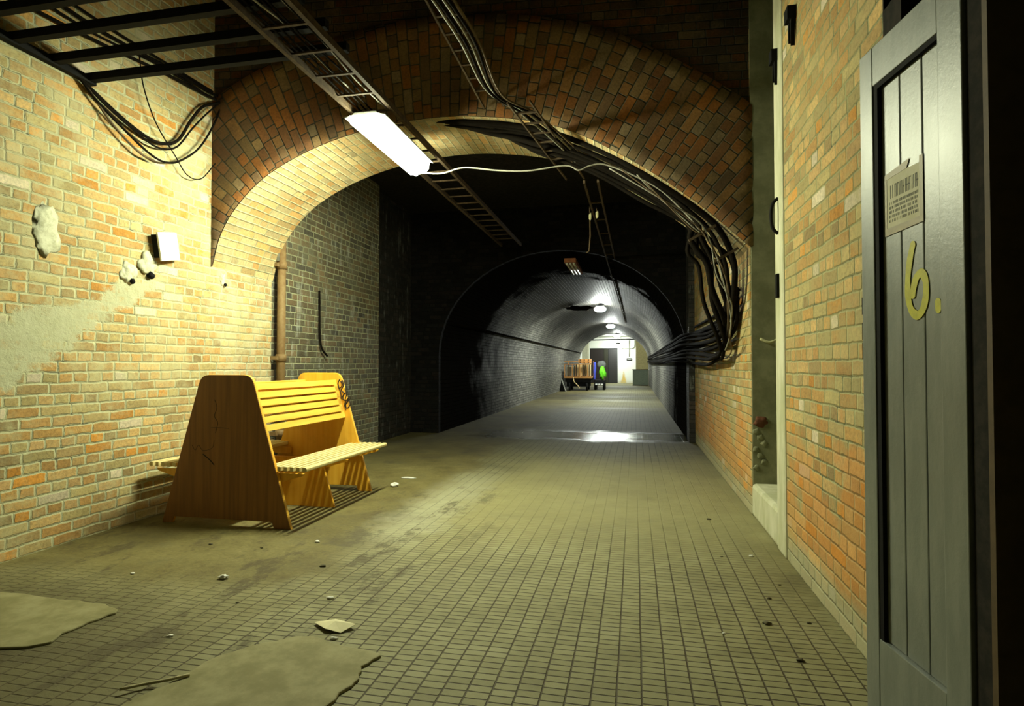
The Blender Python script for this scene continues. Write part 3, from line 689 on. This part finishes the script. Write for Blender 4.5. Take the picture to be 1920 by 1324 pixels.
quad('tape', [(.118, 1.880), (.25, 1.895), (.235, 1.868), (.118, 1.862)], -.0158, -.0150, m_tape, nt)
quad('tape', [(.298, 1.885), (.315, 1.885), (.315, 1.685), (.298, 1.685)], -.0158, -.0150, m_tape, nt)
quad('tape', [(.118, 1.700), (.315, 1.702), (.315, 1.682), (.118, 1.676)], -.0158, -.0148, m_tape, nt)
quad('tape', [(.118, 1.862), (.130, 1.862), (.130, 1.69), (.118, 1.69)], -.0158, -.0150, m_tape, nt)
rr = random.Random(5); lines = MB()
def pbar(a0, a1, z0, z1):
    lines.box((a0, -.0158, z0), (a1, -.0153, z1), DM)
x = .148
while x < .285:      # large heading letters: upright strokes
    pbar(x, x+.0028, 1.795, 1.838); 
    if rr.random() < .5: pbar(x, x+.007, 1.834, 1.838)
    if rr.random() < .4: pbar(x, x+.007, 1.814, 1.818)
    x += rr.choice((.007, .009, .012))
for row in range(5):
    x = .142; z = 1.775-row*.0145
    while x < .288:
        w_ = rr.uniform(.002, .004); pbar(x, x+w_, z, z+.009); x += w_+rr.choice((.002, .003, .007))
lines.build('printed_text', m_print, nt)
# door frame post and lining at the hinge side
fr = thing('door_frame', 'black painted timber door frame post behind the hinged edge of grey door', 'door frame', (.93, 1.7, 0))
dbox(.510, .580, 0, 2.62, -.12, -.01).build('post', m_ceil, fr, bevel=.004)
dbox(.582, .60, 0, 2.62, -.14, .002).build('bead', m_cable_brn, fr)
MB().box((.90, 2.22, 0), (XR+.1, 2.37, 2.62)).build('far_post', m_ceil, fr)
MB().box((.90, 1.6, 2.55), (XR+.1, 2.36, 2.64)).build('head', m_ceil, fr)
for z, w_ in ((1.46, .012), (1.37, .012), (1.30, .02)): dbox(-.022, .004, z-.03, z+.03, -.03, -.01).build('lock_keep', m_black, door)
slab('wall_right_near_edge', (.93, 1.30, 0), (1.4, 1.44, 4.75), plain('dark_brown_jamb', (.05, .045, .02), .9, col2=(.10, .09, .035), scale=6))

# ------------------------------------------------ bench
BX, BY0, BY1 = -3.13, 4.04, 5.46
HB, HT_, BH = .57, .225, 1.175
bench = thing('double_bench', 'two-sided slatted wooden station bench with trapezoid end panels by left wall', 'bench', (BX, (BY0+BY1)/2, 0))
def rtrap(hb, ht, h, z0=0., r=.07):
    P = [(-hb, z0), (-hb+.09, z0), (-hb+.11, z0+.05), (hb-.16, z0+.05), (hb-.14, z0), (hb, z0)]
    # rounded top corners
    for sx in (1, -1):
        c = Vector((sx*ht, h)); a = Vector((sx*hb, z0)); d1 = (a-c).normalized(); d2 = Vector((-sx, 0))
        q = [c+d1*r, c+d2*r]
        if sx == -1: q = q[::-1]
        for k in range(7):
            t = k/6; p = q[0].lerp(c, t).lerp(c.lerp(q[1], t), t); P.append((p.x, p.y))
    return P
def panel(y0, y1, P, nm, mat): return MB().prism([(BX+a, z) for a, z in P], 1, y0, y1).build(nm, mat, bench, bevel=.003)
TP = rtrap(HB, HT_, BH)
# panel: yellow plywood core with a thin brown outside face on the near one
panel(BY0+.003, BY0+.030, TP, 'end_panel', m_ply)
near_face = panel(BY0-.0015, BY0+.0035, [(a*.995, z*.998+.001) for a, z in TP], 'outside_face', m_ply_brown)
panel(BY1-.030, BY1, TP, 'end_panel', m_ply)
ym = 4.76
panel(ym-.012, ym+.012, [(-.545, 0), (.545, 0), (.41, .435), (-.41, .435)], 'middle_panel', m_ply)
for sx in (1, -1):
    # backrest: one slotted board, six rails between its ends
    top = Vector((sx*.165, 1.10)); bot_ = Vector((sx*.275, .725)); dv = (bot_-top); L = dv.length; dv.normalize(); nn = Vector((-dv.y, dv.x))*.014
    hgt = .050; gap = (L-6*hgt)/5
    br = MB()
    def bk(a0, a1, y0, y1):
        p = [top+dv*a0+nn, top+dv*a1+nn, top+dv*a1-nn, top+dv*a0-nn]; br.prism([(BX+q.x, q.y) for q in p], 1, y0, y1)
    for k in range(6): bk(k*(hgt+gap), k*(hgt+gap)+hgt, BY0+.03, BY1-.03)
    bk(hgt, L-hgt, BY0+.0305, BY0+.055)
    bk(hgt, L-hgt, BY1-.085, BY1-.0305)
    br.build('backrest', m_slat, bench)
    # seat slats on edge, rounded nose in front
    x0, x1 = .335, .705; n = 7; pitch = (x1-x0)/n
    for k in range(n):
        xa = x0+pitch*k+.010; xb = xa+pitch-.023
        z1 = .475; dz = .034 if k < n-1 else .034
        if k == n-1:
            P = [(xa, z1-dz), (xa, z1), (xb-.004, z1), (xb+.008, z1-.010), (xb+.008, z1-.026), (xb-.002, z1-dz)]
        else: P = [(xa, z1-dz), (xa, z1-.003), (xa+.003, z1), (xb-.003, z1), (xb, z1-.003), (xb, z1-dz)]
        # slats inside the end panels' outline stop at them, the outer ones run past the far panel
        inside = xb < .42
        MB().prism([(BX+sx*a, z) for a, z in P], 1, (BY0+.031 if inside else BY0+.0 ), (BY1-.031 if inside else BY1+.05)).build('seat_slat', m_seat, bench, bevel=.003)
    # tapered seat bearers
    for y in (BY0+.034, ym+.014, BY1-.056):
        MB().prism([(BX+sx*.30, .42), (BX+sx*.655, .42), (BX+sx*.640, .40), (BX+sx*.46, .35), (BX+sx*.30, .35)], 1, y, y+.022).build('seat_bearer', m_ply, bench, bevel=.002)
    # stretcher rail low between panels
MB().box((BX-.165, BY0+.031, 1.035), (BX+.165, BY1-.031, 1.05)).build('light_blocker', m_ply, bench)  # board added between the backs to keep lamp light out of the slots
MB().bar((BX, BY0+.031, .30), (BX, BY1-.031, .30), .022, .10).build('stretcher', m_ply, bench)
# black felt-pen scribbles on the panels
def scribble(pts, y, w_, nm):
    mb = MB(); mb.tube(spline([(BX+a, y, z) for a, z in pts], 6), w_, 5); return mb.build(nm, m_ink, bench)
yf = BY1-.031
for pts_, w_ in (([(.075, 1.11), (.055, 1.07), (.07, 1.02), (.10, 1.05), (.085, 1.09)], .006), ([(.10, 1.10), (.115, 1.05), (.09, 1.00), (.12, .97), (.10, .93)], .006),
                 ([(.16, .98), (.12, .96), (.11, .91), (.15, .90), (.18, .94), (.15, .87), (.12, .84)], .007), ([(.13, 1.02), (.15, .96), (.135, .90), (.15, .82), (.19, .86), (.17, .91)], .005),
                 ([(.20, .95), (.18, .90), (.13, .87), (.14, .80)], .005), ([(.06, 1.04), (.085, .97), (.09, .91)], .005)):
    scribble([(a+.15, z) for a, z in pts_], yf, w_, 'graffiti')
yn = BY0-.002
m_ink2 = m_ink
scribble([(-.13, .76), (-.05, .762), (.03, .755)], yn, .0014, 'graffiti')
scribble([(-.10, .98), (-.08, .92), (-.10, .85), (-.07, .80), (-.09, .72)], yn, .0018, 'graffiti')
scribble([(-.20, .55), (-.17, .53), (-.13, .50), (-.10, .47)], yn, .004, 'graffiti')
scribble([(-.30, .62), (-.27, .58), (-.24, .62), (-.20, .58), (-.12, .60), (-.10, .66)], yn, .0015, 'graffiti')

# ------------------------------------------------ floor patches and litter
def patch(name, pts, label, th=.012, mat=m_patch, cat='screed patch'):
    P = spline([(a, b_, 0) for a, b_ in pts] + [(*pts[0], 0)], 4)[:-1]; rr = random.Random(len(pts))
    P = [(p.x+rr.uniform(-.008, .008), p.y+rr.uniform(-.008, .008)) for p in P]
    return tag(MB().prism(P, 2, -.002, th).build(name, mat, bevel=.006), label, cat)
patch('cement_patch', [(-1.95, 1.40), (-1.83, 1.85), (-1.78, 2.02), (-1.75, 2.2), (-1.67, 2.33), (-1.585, 2.40), (-1.455, 2.475), (-1.275, 2.415), (-1.08, 2.385), (-1.10, 2.26), (-1.075, 2.15), (-1.10, 2.02), (-1.12, 1.7), (-1.2, 1.4)],
      'thin raised cement patch on the block floor at bottom centre-left')
patch('cement_patch', [(-3.3, 2.0), (-2.63, 2.12), (-2.60, 2.26), (-2.58, 2.41), (-2.57, 2.525), (-2.75, 2.58), (-3.0, 2.585), (-3.25, 2.60), (-3.6, 2.55), (-3.8, 2.2)], 'pale cement patch on the floor at lower left edge')
m_paper = plain('scrap_paper', (.62, .58, .36), .8, var=.1)
bm = bmesh.new(); pts = [(-1.52, 2.60, .012), (-1.44, 2.665, .006), (-1.30, 2.60, .022), (-1.345, 2.535, .006), (-1.42, 2.53, .02)]
vs = [bm.verts.new(p) for p in pts]; cvt = bm.verts.new((-1.41, 2.60, .026))
for i in range(5): bm.faces.new((vs[i], vs[(i+1) % 5], cvt))
mb = MB(); mb.bm.free(); mb.bm = bm; o = mb.build('paper_scrap', m_paper); m_ = o.modifiers.new('s', 'SOLIDIFY'); m_.thickness = .0015
tag(o, 'flat torn scrap of pale paper on the floor beside the cement patch', 'paper')
m_wh = plain('white_litter', (.75, .76, .70), .7, var=.15)
o = MB().blob((-2.43, 5.70, .02), .038, (1.1, .9, .55), .6, 2, 3).build('crumpled_tissue', m_wh); tag(o, 'crumpled white tissue on the floor right of bench', 'tissue')
o = MB().blob((-2.46, 6.15, .006), .05, (1.6, .6, .12), .5, 4, 3).build('tissue_scrap', m_wh); tag(o, 'small flat pale scrap on the floor behind the crumpled tissue', 'paper')
o = MB().blob((-2.36, 3.04, .012), .020, (1.3, .8, .6), .6, 6, 3).build('foil_scrap', m_wh); tag(o, 'small white crumpled foil on dirty floor left of centre', 'litter')
o = MB().tube(spline([(-1.92, 1.90, .02), (-1.86, 1.96, .016), (-1.80, 1.985, .022), (-1.74, 2.05, .018)], 4), [.006]*13, 6).build('twig', plain('twig_bark', (.42, .38, .2), .8)); tag(o, 'pale bent twig lying at bottom left of the floor', 'twig')
spots = [(.55, 4.05), (.74, 4.10), (.62, 3.05), (.70, 3.38), (.58, 5.0), (.80, 3.6), (-2.1, 2.35), (-1.6, 2.9), (-2.5, 3.6), (-1.35, 2.48), (-2.05, 2.75), (-2.9, 3.6), (-1.9, 3.35), (.82, 3.1), (.68, 2.7), (.4, 2.9), (-2.95, 3.0), (-2.2, 3.8), (-1.75, 2.10)]
names = [((x > 0)) for x, y in spots]
m_stone = plain('grit', (.10, .09, .05), .9); proto_s = None
for i, (x, y) in enumerate(spots):
    pale = i in (1, 6, 7, 9, 15, 16, 17)
    r = .007+.008*((i*7) % 5)/4
    o = MB().blob((x, y, r*.35), r, (1.3, .8, .55), .6, i, 2).build('paper_crumb' if pale else 'pebble', m_wh if pale else m_stone)
    if pale: tag(o, 'tiny pale crumb of litter on the floor', 'litter', 'pale litter crumbs')
    else: tag(o, 'small dark stone on the dusty floor', 'pebble', 'dark stones on the floor')

# ------------------------------------------------ far tunnel lamps
def bulk(x, y, z, label, r=.16):
    t = thing('bulkhead_lamp', label, 'lamp', (x, y, z))
    MB().tube([(x, y, z+.06), (x, y, z+.16)], r*.8, 16).build('base', m_black, t)
    g = bmesh.new(); bmesh.ops.create_uvsphere(g, u_segments=16, v_segments=10, radius=r)
    for v in g.verts: v.co = Vector((v.co.x*1.25+x, v.co.y+y, v.co.z*.55+z))
    for f in g.faces: f.smooth = True
    mb = MB(); mb.bm.free(); mb.bm = g; mb.build('globe', m_em_end if y > 35 else m_em_far, t)
    MB().tube([(x, y, z+.15), (x, y, 3.45)], .012, 6).build('hanger', m_black, t)
for x, y, z, l in ((-1.11, 19.5, 3.10, 'nearest lit round lamp on the far vault crown'), (-1.11, 28.2, 3.10, 'second lit round lamp down the vault crown'),
                (-1.08, 37.4, 3.10, 'third lit round lamp near the vault end'), (-1.10, 40.6, 2.62, 'lowest lit lamp hanging before the white end wall')):
    bulk(x, y, z, l)
un = thing('unlit_lamp', 'unlit fluorescent lamp with orange ends hanging in the dark vault', 'lamp', (-1.09, 11, 3.05))
MB().box((-1.20, 10.2, 3.05), (-1.0, 11.5, 3.12)).build('housing', plain('orange_housing', (.55, .20, .08), .6), un)
for dx in (-.06, .0, .06): MB().tube([(-1.10+dx, 10.25, 3.035), (-1.10+dx, 11.45, 3.035)], .018, 8).build('tube', plain('white_glass', (.75, .75, .62), .25, var=.05), un)
for y in (10.4, 11.3): MB().tube([(-1.1, y, 3.12), (-1.1, y, 3.3)], .01, 6).build('hanger', m_black, un)
# black clutter hung before the first lamp
tag(MB().blob((-1.75, 19.2, 3.12), .16, (2.6, 1, .5), .5, 8, 3).build('cable_tangle', m_cable), 'dark tangle of cables at vault crown left of nearest round lamp', 'cable tangle')
# pipe along left haunch of vault
tag(MB().tube([(VL+.165, 11, 2.05), (VL+.165, 38, 2.05)], .025, 8).build('conduit', m_cable), 'thin dark conduit along left haunch of the far vault', 'conduit')

# ------------------------------------------------ end wall: doors, sign, pipes, cabinet
d1 = thing('door_1', '', ''); del d1['label']; del d1['category']; d1['kind'] = 'structure'; d1.location = (-2.15, YE, 0)
MB().box((-3.12, YE-.03, 0), (-1.18, YE-.005, 2.46)).build('opening', m_black, d1)
MB().box((-3.06, YE-.06, .02), (-2.15, YE-.03, 2.42)).build('door_panel', plain('dark_brown_door', (.012, .006, .004), .6), d1)
MB().box((-2.13, YE-.06, .02), (-1.84, YE-.03, 2.42)).build('door_panel', plain('olive_door', (.02, .02, .006), .6), d1)
MB().box((-1.82, YE-.06, .02), (-1.20, YE-.03, 2.42)).build('door_panel', plain('grey_door_far', (.022, .02, .019), .5), d1)
MB().box((-3.17, YE-.05, 0), (-3.11, YE, 2.5)).build('frame', m_white_wall, d1)
o = tag(MB().box((-.55, YE-.03, 1.58), (-.18, YE, 1.75)).build('wall_sign', m_black), 'small black sign on the white end wall', 'sign')
ms = MB()
for k in range(6): ms.box((-.49+.045*k, YE-.033, 1.64), (-.465+.045*k, YE-.03, 1.69))
ms.build('lettering', m_white_wall, o)
o = thing('pipework', 'dark crossing pipes on the white end wall above sign', 'pipe', (-.37, YE, 2.3))
MB().tube([(-.37, YE-.06, 3.0), (-.37, YE-.06, 1.85)], .03, 8).build('drop_pipe', m_galv, o)
MB().tube(spline([(-.85, YE-.06, 2.42), (-.4, YE-.06, 2.42), (-.12, YE-.06, 2.44), (0, YE-.06, 2.6), (0, YE-.06, 3.1)], 5), .03, 8).build('branch_pipe', m_galv, o)
tag(MB().bar((-3.2, YE-.5, 3.02), (.1, YE-.5, 3.06), .06, .08).build('tie_beam', m_black), 'dark thin beam spanning the tunnel end over the doors', 'beam')
cb = thing('metal_cabinet', 'low green-grey metal cabinet against right wall at tunnel end', 'cabinet', (.42, 37.4, 0))
mc = plain('green_grey_paint', (.22, .27, .18), .5)
MB().box((-.12, 37.0, .03), (.80, 37.6, .97)).build('body', mc, cb, bevel=.01)
MB().box((-.15, 36.97, .97), (.82, 37.62, 1.0)).build('lid', m_rust, cb)
MB().box((-.13, 36.98, 0), (.81, 37.6, .04)).build('plinth', m_black, cb)
MB().box((-.09, 36.985, .08), (.34, 37.0, .92)).build('door', mc, cb); MB().box((.36, 36.985, .08), (.77, 37.0, .92)).build('door', mc, cb)

# ------------------------------------------------ luggage trolleys
m_deck = wood('orange_board', (.48, .20, .05), (.55, .28, .08), axis=0)
m_crate = wood('pale_crate', (.62, .43, .16), (.72, .55, .27))
def wheel(p, r, par, w_=.08):
    x, y, z = p; o = MB().tube([(x-w_/2, y, z), (x+w_/2, y, z)], r, 20).build('wheel', m_black, par)
    MB().tube([(x-w_/2-.005, y, z), (x+w_/2+.005, y, z)], r*.35, 12).build('hub', m_rust, o)
tr = thing('luggage_trolley', 'wooden platform luggage trolley with slatted cage parked at far left wall', 'trolley', (-2.75, 29.3, 0))
MB().box((-3.40, 28.8, .62), (-2.05, 30.6, .70)).build('deck', m_deck, tr)
MB().box((-3.36, 28.85, .42), (-2.10, 30.5, .61)).build('chassis', m_black, tr)
for x in (-3.15, -2.3):
    for y in (29.05, 30.2): wheel((x, y, .24), .24, tr)
MB().box((-3.30, 29.0, .20), (-2.20, 30.3, .42)).build('undercarriage', m_black, tr)
for k in range(8):
    x = -3.38+k*.187; MB().bar((x, 28.86, .70), (x, 28.86, 1.30), .035, .03).build('cage_post', m_rust if k % 2 else m_deck, tr)
for z in (1.28, 1.42): MB().box((-3.40, 28.84, z), (-2.05, 28.88, z+.035)).build('cage_rail', m_deck, tr)
for sx in (-3.38, -2.08): MB().bar((sx, 30.5, .70), (sx, 30.5, 1.45), .04, .04).build('corner_post', m_deck, tr)
MB().tube(spline([(-2.95, 28.75, .66), (-2.9, 28.7, .45), (-2.75, 28.65, .30), (-2.62, 28.6, .15)], 4), .02, 6).build('drawbar', m_crate, tr)
for i, (x0, x1, z0, z1, m, l) in enumerate(((-2.88, -2.42, .71, 1.32, m_crate, 'tall yellow wooden crate standing in the caged trolley'), (-2.72, -2.12, 1.34, 1.56, m_deck, 'orange box lying on top of the caged crate'),
        (-3.30, -2.95, .71, 1.20, plain('cream_box', (.62, .60, .45), .8), 'cream box at the left of caged trolley'), (-2.38, -2.12, .71, 1.30, plain('tan_box', (.62, .50, .25), .8), 'narrow tan box at right end of caged trolley'))):
    t = thing('crate', l, 'crate', ((x0+x1)/2, 29.3, z0))
    MB().box((x0, 29.0, z0), (x1, 29.8, z1)).build('body', m, t, bevel=.01)
    for k in range(3):
        xx = x0+(x1-x0)*(k+.5)/3; MB().box((xx-.02, 28.985, z0+.02), (xx+.02, 29.0, z1-.02)).build('batten', m_rust, t)
t2 = thing('hand_trolley', 'small black low trolley coupled right of the luggage trolley', 'trolley', (-1.75, 30, 0))
MB().box((-2.0, 29.6, .40), (-1.45, 30.8, .50)).build('deck', m_black, t2)
for x in (-1.95, -1.5): MB().bar((x, 29.62, .5), (x, 29.62, .72), .04, .04).build('post', m_rust, t2)
for y in (29.9, 30.6): wheel((-1.52, y, .2), .2, t2, .10); wheel((-1.95, y, .2), .2, t2, .10)
for k in range(3): MB().box((-1.93+.14*k, 29.585, .27), (-1.83+.14*k, 29.6, .33)).build('reflector', m_wh, t2)
MB().box((-1.96, 29.6, .24), (-1.48, 29.7, .40)).build('bumper', m_black, t2)
tag(MB().tube(spline([(-1.97, 29.5, .52), (-1.96, 29.5, .9), (-1.95, 29.5, 1.25), (-1.97, 29.5, 1.40)], 4), [.06]*4+[.075]*4+[.07]*4+[.05], 12).build('rolled_bag', plain('blue_fabric', (.05, .07, .45), .7)), 'tall rolled blue bag standing between the two trolleys', 'bag')
o = MB().blob((-1.60, 29.9, .86), .2, (.85, .8, 1.55), .45, 11, 3).build('safety_jacket', plain('lime_fabric', (.16, .75, .02), .7)); tag(o, 'lime green high visibility garment bunched on the small trolley', 'garment')
o = MB().blob((-1.65, 30.1, 1.28), .2, (1.1, .8, 1.0), .25, 14, 3).build('grey_sack', plain('grey_mesh', (.13, .14, .13), .8)); tag(o, 'grey rounded sack above the lime green garment', 'sack')
bd = thing('leaning_board', 'black board with white edge pole leaning on far left wall', 'board', (-3.45, 27.8, 0))
MB().prism([(-3.52, 0), (-3.22, 0), (-3.42, .55)], 1, 27.85, 27.88).build('board', m_black, bd)
MB().bar((-3.20, 27.82, .0), (-3.42, 27.82, .62), .05, .04).build('pole', m_wh, bd)
